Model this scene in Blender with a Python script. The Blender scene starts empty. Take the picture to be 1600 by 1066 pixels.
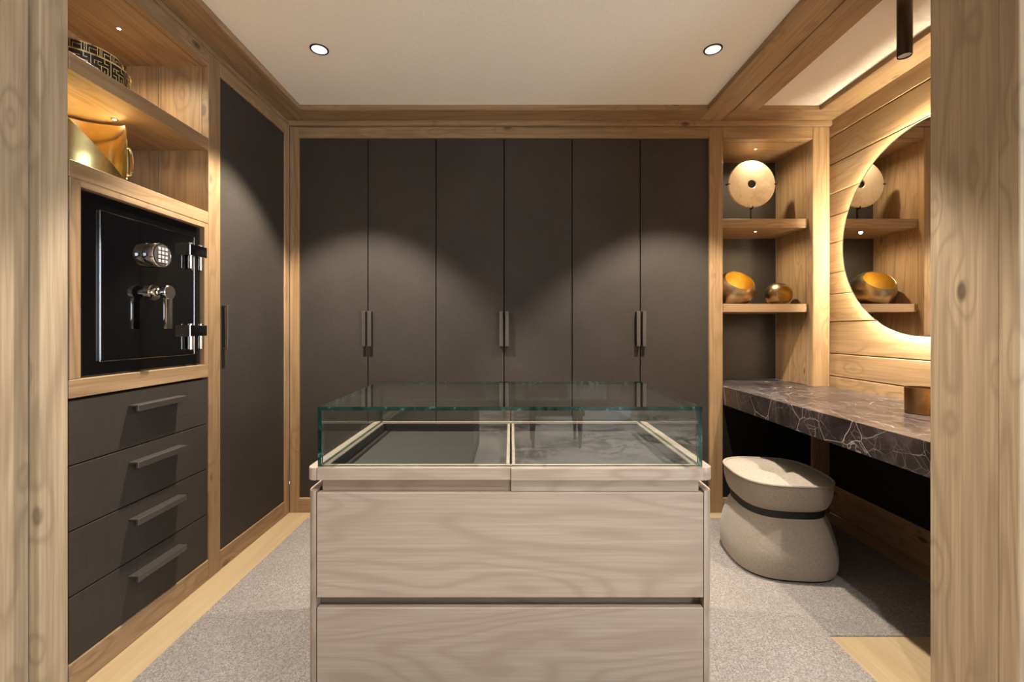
import bpy, bmesh, math, random
from mathutils import Vector, Matrix
random.seed(7)
PI = math.pi
sc = bpy.context.scene
COL = sc.collection

# ------------------------------------------------------------------ camera
F_PX, VPX, VPY = 685.0, 798.0, 514.0
CAM_Z = 1.12
cd = bpy.data.cameras.new('camera')
cd.sensor_fit = 'HORIZONTAL'; cd.sensor_width = 36.0
cd.lens = F_PX / 1600 * 36.0
cd.shift_x = (800 - VPX) / 1600
cd.shift_y = (VPY - 533) / 1600
cd.clip_start = 0.02
cam = bpy.data.objects.new('camera', cd); COL.objects.link(cam)
cam.location = (0, 0, CAM_Z); cam.rotation_euler = (PI / 2, 0, 0)
sc.camera = cam

# ------------------------------------------------------------------ world, daylight, exposure
world = bpy.data.worlds.new('world'); sc.world = world; world.use_nodes = True
wb = world.node_tree.nodes['Background']
wb.inputs[0].default_value = (0.62, 0.78, 1.0, 1); wb.inputs[1].default_value = 2.0

sc.view_settings.view_transform = 'Standard'
sc.view_settings.look = 'None'
sc.view_settings.gamma = 1.0
sc.view_settings.use_curve_mapping = False
sc.view_settings.exposure = 0.0
sc.cycles.use_denoising = True
sc.cycles.max_bounces = 10
sc.cycles.transparent_max_bounces = 24
sc.cycles.sample_clamp_indirect = 8.0

WARM = (1.0, 0.905, 0.77)
DOWNLIGHT_W = 290.0
BATH_LIGHT_W = 178.0
DAYLIGHT_W = 118.0
NICHE_W = 17.0

def area(name, loc, rot, sx, sy, power, color):
    l = bpy.data.lights.new(name, 'AREA'); l.shape = 'RECTANGLE'; l.size = sx; l.size_y = sy
    l.energy = power; l.color = color
    o = bpy.data.objects.new(name, l); COL.objects.link(o); o.location = loc; o.rotation_euler = rot
    return o
# daylight entering by the bathroom window, behind the camera
area('window_daylight', (2.585, -1.5, 1.45), (0, PI / 2, 0), 1.5, 2.2, DAYLIGHT_W, (0.78, 0.88, 1.0))

# ------------------------------------------------------------------ helpers
def lin(r, g, b):
    def f(c):
        c /= 255.0
        return c / 12.92 if c <= 0.04045 else ((c + 0.055) / 1.055) ** 2.4
    return (f(r), f(g), f(b), 1.0)

class NT:
    def __init__(s, name):
        s.m = bpy.data.materials.new(name); s.m.use_nodes = True
        s.t = s.m.node_tree; s.n = s.t.nodes
        s.b = s.n['Principled BSDF']; s.out = s.n['Material Output']
    def add(s, typ, **kw):
        n = s.n.new(typ)
        for k, v in kw.items():
            if k.startswith('i_'):
                key = k[2:]; key = int(key) if key.isdigit() else key.replace('_', ' ')
                n.inputs[key].default_value = v
            else: setattr(n, k, v)
        return n
    def link(s, a, b): s.t.links.new(a, b)
    def math(s, op, a, b=None, c=None):
        n = s.n.new('ShaderNodeMath'); n.operation = op
        for i, v in enumerate((a, b, c)):
            if v is None: continue
            if isinstance(v, (int, float)): n.inputs[i].default_value = v
            else: s.link(v, n.inputs[i])
        return n.outputs[0]
    def ramp(s, fac, stops, interp='LINEAR'):
        r = s.n.new('ShaderNodeValToRGB'); r.color_ramp.interpolation = interp
        e = r.color_ramp.elements
        while len(e) < len(stops): e.new(0.5)
        for x, (p, c) in zip(e, stops):
            x.position = p; x.color = c if len(c) == 4 else (*c, 1)
        s.link(fac, r.inputs[0]); return r.outputs[0]
    def mix(s, fac, a, b, mode='MIX'):
        n = s.n.new('ShaderNodeMix'); n.data_type = 'RGBA'; n.blend_type = mode
        for i, v in ((0, fac), (6, a), (7, b)):
            if isinstance(v, (int, float)): n.inputs[i].default_value = v
            elif isinstance(v, tuple): n.inputs[i].default_value = v
            else: s.link(v, n.inputs[i])
        return n.outputs[2]
    def bump(s, h, strength, dist=0.002):
        n = s.add('ShaderNodeBump'); n.inputs['Strength'].default_value = strength
        n.inputs['Distance'].default_value = dist
        s.link(h, n.inputs['Height']); s.link(n.outputs[0], s.b.inputs['Normal'])
    def coords(s, scale=(1, 1, 1), rnd=0.0):
        tc = s.add('ShaderNodeTexCoord'); v = tc.outputs['Object']
        if rnd:
            oi = s.add('ShaderNodeObjectInfo')
            k = s.math('MULTIPLY', oi.outputs['Random'], rnd)
            cb = s.add('ShaderNodeCombineXYZ')
            for i in range(3): s.link(s.math('MULTIPLY', k, (1.0, 1.7, 2.3)[i]), cb.inputs[i])
            va = s.add('ShaderNodeVectorMath', operation='ADD')
            s.link(v, va.inputs[0]); s.link(cb.outputs[0], va.inputs[1]); v = va.outputs[0]
        mp = s.add('ShaderNodeMapping'); mp.inputs['Scale'].default_value = scale
        s.link(v, mp.inputs[0]); return mp.outputs[0]
    def noise(s, vec, scale, detail=3, rough=0.5, dist=0.0):
        n = s.add('ShaderNodeTexNoise'); n.inputs['Scale'].default_value = scale
        n.inputs['Detail'].default_value = detail; n.inputs['Roughness'].default_value = rough
        n.inputs['Distortion'].default_value = dist
        s.link(vec, n.inputs['Vector']); return n.outputs[0]

MATS = {}
def wood(kind, axis):
    key = kind + axis
    if key in MATS: return MATS[key]
    light, mid, dark, knot, rough, rings = {
        'larch': (lin(170, 139, 104), lin(154, 124, 89), lin(114, 87, 58), lin(72, 50, 33), 0.5, 30),
        'post':  (lin(192, 170, 140), lin(175, 152, 122), lin(134, 113, 88), lin(86, 68, 50), 0.55, 30),
        'pale':  (lin(188, 168, 134), lin(177, 155, 120), lin(160, 136, 102), lin(170, 130, 84), 0.4, 12),
        'oak':   (lin(170, 155, 140), lin(162, 146, 130), lin(140, 120, 103), lin(158, 134, 110), 0.42, 60),
        'oakdark': (lin(150, 128, 108), lin(138, 117, 98), lin(118, 98, 82), lin(110, 92, 78), 0.5, 44),
    }[kind]
    t = NT('wood_' + kind + '_' + axis.lower())
    st = {'oak': 0.2, 'oakdark': 0.2}.get(kind, 0.10)
    sca = {'X': (st, 1, 1), 'Y': (1, st, 1), 'Z': (1, 1, st)}[axis]
    fin = {'X': (.02, 1, 1), 'Y': (1, .02, 1), 'Z': (1, 1, .02)}[axis]
    kns = {'X': (.45, 1, 1), 'Y': (1, .45, 1), 'Z': (1, 1, .45)}[axis]
    v = t.coords(sca, 37.0); vf = t.coords(fin, 37.0); vk = t.coords(kns, 37.0)
    vo = t.add('ShaderNodeTexVoronoi'); vo.inputs['Scale'].default_value = 8.0
    t.link(vk, vo.inputs['Vector'])
    kd = vo.outputs['Distance']
    n = t.noise(v, 5.0 if kind not in ('oak', 'oakdark') else 4.0, 2.5, 0.42, 0.25)
    kpull = t.math('MULTIPLY', t.math('SMOOTH_MIN', kd, 0.35, 0.2), 0.5 if kind in ('larch', 'post') else 0.0)
    nn = t.math('ADD', n, kpull)
    ring = t.math('SINE', t.math('MULTIPLY', nn, float(rings) * 2.2))
    ring = t.math('MULTIPLY_ADD', ring, 0.5, 0.5)
    ring = t.math('POWER', ring, 3.0)
    fine = t.noise(vf, 120.0 if kind in ('larch', 'post') else 170.0, 5, 0.62)
    broad = t.noise(v, 2.0, 3, 0.5)
    c = t.mix(t.ramp(broad, [(0.35, (0, 0, 0)), (0.65, (1, 1, 1))]), light, mid)
    c = t.mix(t.math('MULTIPLY', ring, 0.42 if kind in ('larch', 'post') else 0.5), c, dark)
    c = t.mix(t.ramp(fine, [(0.36, (0.48, 0.48, 0.48)), (0.62, (0, 0, 0))] if kind in ('larch', 'post') else [(0.42, (0.45, 0.45, 0.45)), (0.68, (0, 0, 0))]), c, dark)
    kf = t.ramp(kd, [(0.07, (1, 1, 1)), (0.13, (0, 0, 0))])
    if kind in ('larch', 'post'):
        gate = t.ramp(vo.outputs['Color'], [(0.46, (0, 0, 0)), (0.52, (0.85, 0.85, 0.85))])
        c = t.mix(t.math('MULTIPLY', kf, gate), c, knot)
    oi = t.add('ShaderNodeObjectInfo')
    hs = t.add('ShaderNodeHueSaturation')
    t.link(t.math('MULTIPLY_ADD', oi.outputs['Random'], 0.16, 0.92), hs.inputs['Value'])
    hs.inputs['Saturation'].default_value = 1.0
    t.link(c, hs.inputs['Color'])
    t.link(hs.outputs[0], t.b.inputs['Base Color'])
    t.b.inputs['Roughness'].default_value = rough
    h = t.math('ADD', t.math('MULTIPLY', fine, 0.7), t.math('MULTIPLY', ring, -0.35))
    t.bump(h, 0.5 if kind in ('larch', 'post') else 0.12, 0.0015)
    MATS[key] = t.m; return t.m

def simple(name, color, rough=0.5, metal=0.0, spec=0.5, bumpscale=None, bumpstr=0.1, coat=0.0):
    if name in MATS: return MATS[name]
    t = NT(name); t.b.inputs['Base Color'].default_value = color
    t.b.inputs['Roughness'].default_value = rough; t.b.inputs['Metallic'].default_value = metal
    t.b.inputs['Specular IOR Level'].default_value = spec
    if coat: t.b.inputs['Coat Weight'].default_value = coat
    v = t.coords()
    nz = t.noise(v, bumpscale or 60.0, 3)
    lo = tuple(x * 0.92 for x in color[:3]) + (1,); hi = tuple(min(1, x * 1.06) for x in color[:3]) + (1,)
    t.link(t.mix(nz, lo, hi), t.b.inputs['Base Color'])
    if bumpscale: t.bump(nz, bumpstr, 0.001)
    MATS[name] = t.m; return t.m

def emitter(name, color, strength):
    if name in MATS: return MATS[name]
    t = NT(name); t.b.inputs['Base Color'].default_value = (0.8, 0.8, 0.8, 1)
    t.b.inputs['Emission Color'].default_value = color; t.b.inputs['Emission Strength'].default_value = strength
    MATS[name] = t.m; return t.m

def m_panel():
    """dark brown woven covering of the cupboard doors"""
    if 'panel' in MATS: return MATS['panel']
    t = NT('dark_woven_panel'); v = t.coords()
    a = t.noise(t.coords((1, 1, .05)), 260.0, 2); b = t.noise(t.coords((.05, .05, 1)), 260.0, 2)
    g = t.noise(v, 3.0, 3)
    w = t.math('ADD', a, b)
    c = t.mix(t.ramp(g, [(0.3, (0, 0, 0)), (0.7, (1, 1, 1))]), lin(58, 52, 46), lin(65, 58, 52))
    c = t.mix(t.ramp(t.math('MULTIPLY', w, 0.5), [(0.35, (0.5, 0.5, 0.5)), (0.6, (0, 0, 0))]), c, lin(46, 42, 38))
    t.link(c, t.b.inputs['Base Color']); t.b.inputs['Roughness'].default_value = 0.6
    t.b.inputs['Specular IOR Level'].default_value = 0.2
    t.bump(w, 0.12, 0.0006)
    MATS['panel'] = t.m; return t.m

def m_carpet():
    t = NT('carpet_pile'); v = t.coords()
    n1 = t.noise(v, 200.0, 4, 0.8); n2 = t.noise(v, 7.0, 4, 0.6)
    c = t.ramp(n1, [(0.32, lin(84, 77, 74)), (0.5, lin(146, 137, 131)), (0.70, lin(200, 192, 185))])
    c = t.mix(t.math('MULTIPLY', t.ramp(n2, [(0.35, (0, 0, 0)), (0.7, (1, 1, 1))]), 0.35), c, lin(132, 120, 110))
    t.link(c, t.b.inputs['Base Color']); t.b.inputs['Roughness'].default_value = 0.95
    t.b.inputs['Specular IOR Level'].default_value = 0.1
    t.b.inputs['Sheen Weight'].default_value = 0.15
    t.bump(n1, 0.9, 0.006); return t.m

def m_fabric():
    t = NT('taupe_woven_fabric'); v = t.coords()
    a = t.noise(t.coords((1, 1, .15)), 700.0, 1); b = t.noise(t.coords((.15, .15, 1)), 700.0, 1)
    w = t.math('ADD', a, b)
    c = t.mix(t.ramp(t.math('MULTIPLY', w, 0.5), [(0.38, (0, 0, 0)), (0.62, (1, 1, 1))]), lin(146, 134, 121), lin(170, 158, 145))
    t.link(c, t.b.inputs['Base Color']); t.b.inputs['Roughness'].default_value = 0.9
    t.b.inputs['Specular IOR Level'].default_value = 0.15
    t.b.inputs['Sheen Weight'].default_value = 0.2
    t.bump(w, 0.35, 0.001); return t.m

def m_dark_marble():
    t = NT('dark_veined_marble'); v = t.coords((1.6, 0.75, 0.75))
    wn = t.add('ShaderNodeTexNoise'); wn.inputs['Scale'].default_value = 4.5; wn.inputs['Detail'].default_value = 5
    t.link(v, wn.inputs['Vector'])
    def warp(amount):
        s1 = t.add('ShaderNodeVectorMath', operation='SCALE'); s1.inputs['Scale'].default_value = amount
        t.link(wn.outputs['Color'], s1.inputs[0])
        ad = t.add('ShaderNodeVectorMath', operation='ADD'); t.link(v, ad.inputs[0]); t.link(s1.outputs[0], ad.inputs[1])
        return ad.outputs[0]
    def veins(sc_, amount, w0, w1):
        vo = t.add('ShaderNodeTexVoronoi', feature='DISTANCE_TO_EDGE'); vo.inputs['Scale'].default_value = sc_
        t.link(warp(amount), vo.inputs['Vector'])
        return t.ramp(vo.outputs['Distance'], [(w0, (1, 1, 1)), (w1, (0, 0, 0))])
    v1 = veins(8.0, 0.07, 0.0, 0.007); v2 = veins(26.0, 0.05, 0.0, 0.016); v3 = veins(16.0, 0.09, 0.0, 0.009)
    gate = t.ramp(t.noise(v, 5.0, 2), [(0.40, (0, 0, 0)), (0.55, (1, 1, 1))])
    gate2 = t.ramp(t.noise(v, 11.0, 2), [(0.36, (0, 0, 0)), (0.54, (0.7, 0.7, 0.7))])
    cloud = t.noise(v, 9.0, 6, 0.65, 0.6)
    c = t.ramp(cloud, [(0.32, lin(34, 28, 29)), (0.55, lin(58, 49, 49)), (0.75, lin(92, 80, 76))])
    c = t.mix(t.math('MULTIPLY', v2, gate2), c, lin(140, 128, 122))
    c = t.mix(t.math('MULTIPLY', v3, gate2), c, lin(176, 166, 160))
    c = t.mix(t.math('MULTIPLY', v1, gate), c, lin(212, 204, 198))
    t.link(c, t.b.inputs['Base Color']); t.b.inputs['Roughness'].default_value = 0.28
    return t.m

def m_pale_marble(name='pale_marble', tint=(228, 214, 196), vein=(60, 50, 44)):
    if name in MATS: return MATS[name]
    t = NT(name); v = t.coords((1, 1, 1))
    n = t.noise(v, 1.6, 6, 0.62, 1.6)
    ridge = t.math('ABSOLUTE', t.math('SUBTRACT', n, 0.5))
    vn = t.ramp(ridge, [(0.012, (1, 1, 1)), (0.06, (0, 0, 0))])
    n2 = t.noise(v, 3.4, 5, 0.6, 1.2)
    vn2 = t.ramp(t.math('ABSOLUTE', t.math('SUBTRACT', n2, 0.47)), [(0.004, (0.9, 0.9, 0.9)), (0.03, (0, 0, 0))])
    g = t.ramp(t.noise(v, 1.3, 2), [(0.4, (0.1, 0.1, 0.1)), (0.6, (1, 1, 1))])
    c = t.mix(t.math('MULTIPLY', vn, g), lin(*tint), lin(*vein))
    c = t.mix(t.math('MULTIPLY', vn2, g), c, lin(*vein))
    t.link(c, t.b.inputs['Base Color']); t.b.inputs['Roughness'].default_value = 0.3
    MATS[name] = t.m; return t.m

def m_glass():
    """thin clear pane: Schlick reflection over plain transmission, symmetric for both sides"""
    t = NT('clear_glass'); t.n.remove(t.b)
    geo = t.add('ShaderNodeNewGeometry')
    d = t.add('ShaderNodeVectorMath', operation='DOT_PRODUCT')
    t.link(geo.outputs['Normal'], d.inputs[0]); t.link(geo.outputs['Incoming'], d.inputs[1])
    cs = t.math('ABSOLUTE', d.outputs['Value'])
    fr = t.math('POWER', t.math('SUBTRACT', 1.0, cs), 5.0)
    fr = t.math('MULTIPLY_ADD', fr, 0.95, 0.05)
    tr = t.add('ShaderNodeBsdfTransparent'); tr.inputs[0].default_value = (0.955, 0.975, 0.965, 1)
    gl = t.add('ShaderNodeBsdfGlossy'); gl.inputs['Roughness'].default_value = 0.0
    gl.inputs[0].default_value = (1, 1, 1, 1)
    mx = t.add('ShaderNodeMixShader'); t.link(fr, mx.inputs[0]); t.link(tr.outputs[0], mx.inputs[1]); t.link(gl.outputs[0], mx.inputs[2])
    t.link(mx.outputs[0], t.out.inputs[0]); return t.m

def m_glass_edge():
    t = NT('green_glass_edge'); v = t.coords((1, 1, 1))
    n = t.noise(v, 22.0, 4, 0.7, 0.6)
    c = t.ramp(n, [(0.38, lin(12, 34, 30)), (0.56, lin(34, 70, 62)), (0.72, lin(110, 150, 140))])
    t.link(c, t.b.inputs['Base Color']); t.b.inputs['Roughness'].default_value = 0.08
    t.b.inputs['Transmission Weight'].default_value = 0.35
    return t.m

def m_brushed_brass(name, c0, c1, rough):
    if name in MATS: return MATS[name]
    t = NT(name); n = t.noise(t.coords((1, 1, 1)), 9.0, 5, 0.65)
    t.link(t.mix(t.ramp(n, [(0.35, (0, 0, 0)), (0.65, (1, 1, 1))]), c0, c1), t.b.inputs['Base Color'])
    t.b.inputs['Metallic'].default_value = 1.0
    t.link(t.math('MULTIPLY_ADD', n, 0.15, rough - 0.07), t.b.inputs['Roughness'])
    MATS[name] = t.m; return t.m

PANEL = m_panel(); CARPET = m_carpet(); FABRIC = m_fabric(); DMARBLE = m_dark_marble(); PMARBLE = m_pale_marble()
GLASS = m_glass(); GEDGE = m_glass_edge()
PLASTER = simple('ceiling_plaster', lin(246, 238, 226), 0.9, bumpscale=80, bumpstr=0.03)
BATHWALL = simple('bathroom_plaster', lin(196, 188, 176), 0.9, bumpscale=80, bumpstr=0.03)
GREYPAINT = simple('grey_paint', lin(176, 176, 172), 0.6)
BLACK = simple('black_panel', lin(20, 18, 17), 0.6, spec=0.3)
GLOSSBLACK = simple('black_lacquer', lin(5, 5, 6), 0.06, spec=0.5, coat=0.6)
BRONZE = simple('dark_bronze_metal', lin(104, 98, 92), 0.45, metal=0.8)
BRONZE_D = simple('bronze_bracket', lin(58, 52, 48), 0.42, metal=1.0)
CHROME = simple('polished_chrome', lin(228, 222, 214), 0.06, metal=1.0)
RUBBER = simple('black_rubber', lin(24, 23, 23), 0.6)
KEYS = simple('grey_key', lin(176, 172, 168), 0.35)
MIRROR = simple('mirror_silver', (0.93, 0.92, 0.90, 1), 0.0, metal=1.0)
LINING = simple('taupe_lining', lin(46, 40, 37), 0.5, bumpscale=300, bumpstr=0.05)
BRASS = m_brushed_brass('polished_brass', (0.95, 0.82, 0.50, 1), (0.90, 0.74, 0.40, 1), 0.12)
BRASS_M = m_brushed_brass('satin_brass', (0.66, 0.52, 0.24, 1), (0.48, 0.37, 0.15, 1), 0.33)
GOLDLEAF = m_brushed_brass('gold_leaf', (0.95, 0.76, 0.36, 1), (0.80, 0.58, 0.20, 1), 0.45)
PATINA = m_brushed_brass('patinated_bronze', lin(176, 156, 124), lin(132, 114, 88), 0.32)
COPPER = m_brushed_brass('brushed_copper', lin(176, 136, 92), lin(140, 104, 66), 0.30)
CERAMIC = simple('white_enamel', lin(235, 235, 235), 0.12)
DARKWOOD = simple('dark_stained_wood', lin(58, 50, 46), 0.5, bumpscale=40)
TOWEL = simple('cream_towel', lin(214, 196, 160), 0.95, bumpscale=200, bumpstr=0.4)
DISCSTONE = m_pale_marble('cream_stone', (224, 202, 170), (196, 166, 128))
LENS = emitter('lamp_lens', (1.0, 0.94, 0.86, 1), 1.1)
MINILENS = emitter('mini_lens', (1.0, 0.86, 0.66, 1), 40.0)
LEDSTRIP = emitter('led_strip', (1.0, 0.89, 0.66, 1), 250.0)
PENDLENS = simple('frosted_lens', lin(190, 196, 200), 0.3)

def tag(o, label=None, cat=None, group=None, kind=None):
    if label: o['label'] = label
    if cat: o['category'] = cat
    if group: o['group'] = group
    if kind: o['kind'] = kind
    return o
def empty(name, label, cat, loc=(0, 0, 0), group=None, kind=None):
    o = bpy.data.objects.new(name, None); o.location = loc; COL.objects.link(o)
    o.empty_display_size = 0.05
    return tag(o, label, cat, group, kind)

def finish(name, bm, mat, parent=None, smooth=False, angle=35):
    me = bpy.data.meshes.new(name)
    bmesh.ops.recalc_face_normals(bm, faces=bm.faces)
    bm.to_mesh(me); bm.free()
    for m in (mat if isinstance(mat, (list, tuple)) else [mat]): me.materials.append(m)
    if smooth:
        me.polygons.foreach_set('use_smooth', [True] * len(me.polygons))
        me.set_sharp_from_angle(angle=math.radians(angle))
    o = bpy.data.objects.new(name, me)
    COL.objects.link(o)
    if parent is not None:
        o.parent = parent
        # geometry is given in world coordinates: undo the root's translation
        r = parent
        while r.parent is not None: r = r.parent
        if parent.type == 'EMPTY': o.matrix_parent_inverse = Matrix.Translation(-Vector(r.location))
        else: o.matrix_parent_inverse = Matrix.Identity(4)
    return o

def bbox(bm, x0, x1, y0, y1, z0, z1, bev=0.0, seg=1, mi=0):
    vs = [bm.verts.new((x, y, z)) for x in (x0, x1) for y in (y0, y1) for z in (z0, z1)]
    fs = []
    for idx in ((0, 1, 3, 2), (4, 6, 7, 5), (0, 4, 5, 1), (2, 3, 7, 6), (0, 2, 6, 4), (1, 5, 7, 3)):
        f = bm.faces.new([vs[i] for i in idx]); f.material_index = mi; fs.append(f)
    if bev > 0:
        es = list({e for f in fs for e in f.edges})
        bmesh.ops.bevel(bm, geom=es, offset=bev, segments=seg, profile=0.5, affect='EDGES')

def box(name, x0, x1, y0, y1, z0, z1, mat, parent=None, bev=0.0015, seg=1):
    bm = bmesh.new()
    bbox(bm, min(x0, x1), max(x0, x1), min(y0, y1), max(y0, y1), min(z0, z1), max(z0, z1), bev, seg)
    return finish(name, bm, mat, parent, smooth=seg > 1)

def prism(name, pts, z0, z1, mat, parent=None, bev=0.0, seg=2, smooth=False):
    bm = bmesh.new()
    a = [bm.verts.new((x, y, z0)) for x, y in pts]; b = [bm.verts.new((x, y, z1)) for x, y in pts]
    n = len(pts)
    bm.faces.new(a[::-1]); bm.faces.new(b)
    for i in range(n): bm.faces.new((a[i], a[(i + 1) % n], b[(i + 1) % n], b[i]))
    if bev:
        es = [e for e in bm.edges if abs(e.verts[0].co.z - e.verts[1].co.z) < 1e-6]
        bmesh.ops.bevel(bm, geom=es, offset=bev, segments=seg, affect='EDGES')
    return finish(name, bm, mat, parent, smooth=smooth)

def lathe_bm(bm, prof, seg=48, M=Matrix.Identity(4), mi=0, cap0=True, cap1=True):
    """prof: (r, z) list spun about local z, placed by M"""
    rings = []
    for r, z in prof:
        rings.append([bm.verts.new(M @ Vector((r * math.cos(2 * PI * k / seg), r * math.sin(2 * PI * k / seg), z))) for k in range(seg)])
    for i in range(len(rings) - 1):
        for k in range(seg):
            f = bm.faces.new((rings[i][k], rings[i][(k + 1) % seg], rings[i + 1][(k + 1) % seg], rings[i + 1][k])); f.material_index = mi
    if cap0: bm.faces.new(rings[0][::-1]).material_index = mi
    if cap1: bm.faces.new(rings[-1]).material_index = mi
def lathe(name, prof, mat, parent=None, seg=48, M=Matrix.Identity(4), cap0=True, cap1=True, angle=35):
    bm = bmesh.new(); lathe_bm(bm, prof, seg, M, 0, cap0, cap1)
    return finish(name, bm, mat, parent, smooth=True, angle=angle)

def tube(name, pts, r, mat, parent=None, closed=False, seg=8):
    bm = bmesh.new(); n = len(pts); P = [Vector(p) for p in pts]; rings = []
    for i in range(n):
        a = P[(i - 1) % n] if (closed or i > 0) else P[i]; b = P[(i + 1) % n] if (closed or i < n - 1) else P[i]
        t = (b - a).normalized(); up = Vector((0, 0, 1)) if abs(t.z) < 0.95 else Vector((1, 0, 0))
        u = t.cross(up).normalized(); w = u.cross(t)
        rings.append([bm.verts.new(P[i] + r * (math.cos(2 * PI * k / seg) * u + math.sin(2 * PI * k / seg) * w)) for k in range(seg)])
    for i in range(n if closed else n - 1):
        for k in range(seg):
            bm.faces.new((rings[i][k], rings[i][(k + 1) % seg], rings[(i + 1) % n][(k + 1) % seg], rings[(i + 1) % n][k]))
    if not closed: bm.faces.new(rings[0][::-1]); bm.faces.new(rings[-1])
    return finish(name, bm, mat, parent, smooth=True)

def spot(name, loc, power, angle_deg, color=WARM, radius=0.02, blend=0.15, rot=(0, 0, 0), parent=None):
    l = bpy.data.lights.new(name, 'SPOT'); l.energy = power; l.color = color
    l.spot_size = math.radians(angle_deg); l.spot_blend = blend; l.shadow_soft_size = radius
    o = bpy.data.objects.new(name, l); COL.objects.link(o); o.location = loc; o.rotation_euler = rot
    if parent is not None:
        o.parent = parent; o.matrix_parent_inverse = Matrix.Translation(-Vector(parent.location))
    return o

# ------------------------------------------------------------------ key dimensions
XL, XR = -1.35, 1.944          # left cupboard plane, right boarded wall
YB = 2.68                      # back cupboard plane
YN = 1.3386                    # near side of the dressing room
ZC, ZB = 2.413, 2.382          # plaster ceiling, underside of ceiling boards
DOOR_T, DOOR_B = 2.287, 0.09

# ------------------------------------------------------------------ floor
floor = box('floor', -2.6, 2.6, 0.9, 3.2, -0.06, -0.012, wood('pale', 'X'), bev=0)
tag(floor, 'pale oak floor framing the inset carpet', 'floor', kind='structure')
box('plank', XL - 0.4, -1.2, 0.95, YB + 0.02, -0.012, 0.0, wood('pale', 'Y'), floor, bev=0.0008)
box('plank', -1.2, XR, 2.59, YB + 0.06, -0.012, 0.0, wood('pale', 'X'), floor, bev=0.0008)
box('plank', 1.84, XR + 0.06, 1.595, 2.59, -0.012, 0.0, wood('pale', 'Y'), floor, bev=0.0008)
box('plank', 1.16, XR + 0.06, 1.32, 1.595, -0.012, 0.0, wood('pale', 'Y'), floor, bev=0.0008)
box('plank', 1.16, XR + 0.06, 0.95, 1.32, -0.012, 0.0, wood('pale', 'Y'), floor, bev=0.0008)
carpet = prism('carpet', [(-1.2, 0.95), (1.16, 0.95), (1.16, 1.595), (1.84, 1.595), (1.84, 2.59), (-1.2, 2.59)], -0.012, 0.003, CARPET)
tag(carpet, 'grey taupe short pile carpet inset in the oak floor', 'carpet')

# ------------------------------------------------------------------ walls behind the joinery
tag(box('wall_left', -1.86, -1.80, 1.0, 3.2, 0, 2.7, BATHWALL, bev=0), 'wall behind the left hand cupboards', 'wall', kind='structure')
tag(box('wall_back', -1.86, 2.1, 3.22, 3.28, 0, 2.7, BATHWALL, bev=0), 'wall behind the row of dark wardrobe doors', 'wall', kind='structure')

# right wall of horizontal boards
wr = box('wall_right', XR + 0.012, XR + 0.08, YN - 0.2, 3.1, 0, 2.7, wood('larch', 'Y'), bev=0)
tag(wr, 'weathered horizontal timber boards behind the round mirror', 'wall', kind='structure')
zs = [0.60, 0.835, 0.971, 1.163, 1.328, 1.457, 1.640, 1.80, 1.934, 2.113, 2.281, 2.45]
for a, b in zip(zs[:-1], zs[1:]):
    pr = random.uniform(-0.0015, 0.0015)
    box('board', XR + pr, XR + 0.03, YN, YB + 0.03, a + 0.0022, b - 0.0022, wood('larch', 'Y'), wr, bev=0.003)
box('kick_panel', XR + 0.002, XR + 0.03, YN, YB, 0.18, 0.60, BLACK, wr, bev=0)
bbr = box('baseboard_right', XR - 0.002, XR + 0.04, YN, YB, 0.012, 0.18, wood('larch', 'Y'), bev=0.003)
tag(bbr, 'timber base board below the black panel under the vanity', 'baseboard', kind='structure')

# ------------------------------------------------------------------ ceiling and its boards
tag(box('ceiling', XL - 0.5, 1.20, 0.9, 3.2, ZC, ZC + 0.06, PLASTER, bev=0), 'smooth cream plaster ceiling with two downlights', 'ceiling', kind='structure')
tag(box('ceiling', 1.20, XR + 0.1, 0.9, 3.2, ZC - 0.004, ZC + 0.06, PLASTER, bev=0), 'cream plaster ceiling strip above the vanity counter', 'ceiling', kind='structure')
def trim(n, label, boards):
    """a group of fixed joinery boards; boards: (name, x0,x1,y0,y1,z0,z1, axis)"""
    r = empty('trim_%d' % n, label, 'trim', kind='structure')
    for b in boards:
        box(b[0], *b[1:7], wood('larch' if len(b) < 9 else b[8], b[7]), r, bev=0.002)
    return r
trim(1, 'timber boards framing the ceiling along left and back walls', [
    ('board', XL - 0.02, -1.2145, 1.1, 2.70, ZB, ZC + 0.02, 'Y'),
    ('board', -1.2145, 1.1375, 2.528, 2.70, ZB, ZC + 0.02, 'X')])
trim(2, 'pair of timber ceiling boards dividing main ceiling from vanity ceiling', [
    ('board', 1.1375, 1.2825, 1.1, 2.70, ZB, ZC + 0.02, 'Y'),
    ('board', 1.2840, 1.424, 1.1, 2.528, ZB - 0.004, ZC + 0.02, 'Y')])
trim(3, 'timber ceiling border round the vanity plaster panel', [
    ('board', 1.2840, XR, 2.5285, 2.70, ZB, ZC + 0.02, 'X'),
    ('board', 1.785, XR, 1.2, 2.528, ZB, ZC + 0.02, 'Y')])

# ------------------------------------------------------------------ joinery frame, back wall
FY0, FY1 = YB - 0.012, YB + 0.03
trim(4, 'timber frame round the six dark wardrobe doors', [
    ('stile', XL + 0.004, -1.291, FY0, FY1, 0, 2.35, 'Z'),
    ('stile', 1.209, 1.291, FY0, FY1, 0, 2.35, 'Z'),
    ('rail', -1.2905, 1.2085, FY0, FY1, 2.284, 2.35, 'X'),
    ('plinth', -1.2905, 1.2085, FY0, FY1, 0, 0.088, 'X'),
    ('cornice', XL + 0.004, XR, FY0 - 0.02, FY1, 2.352, 2.381, 'X')])

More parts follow.
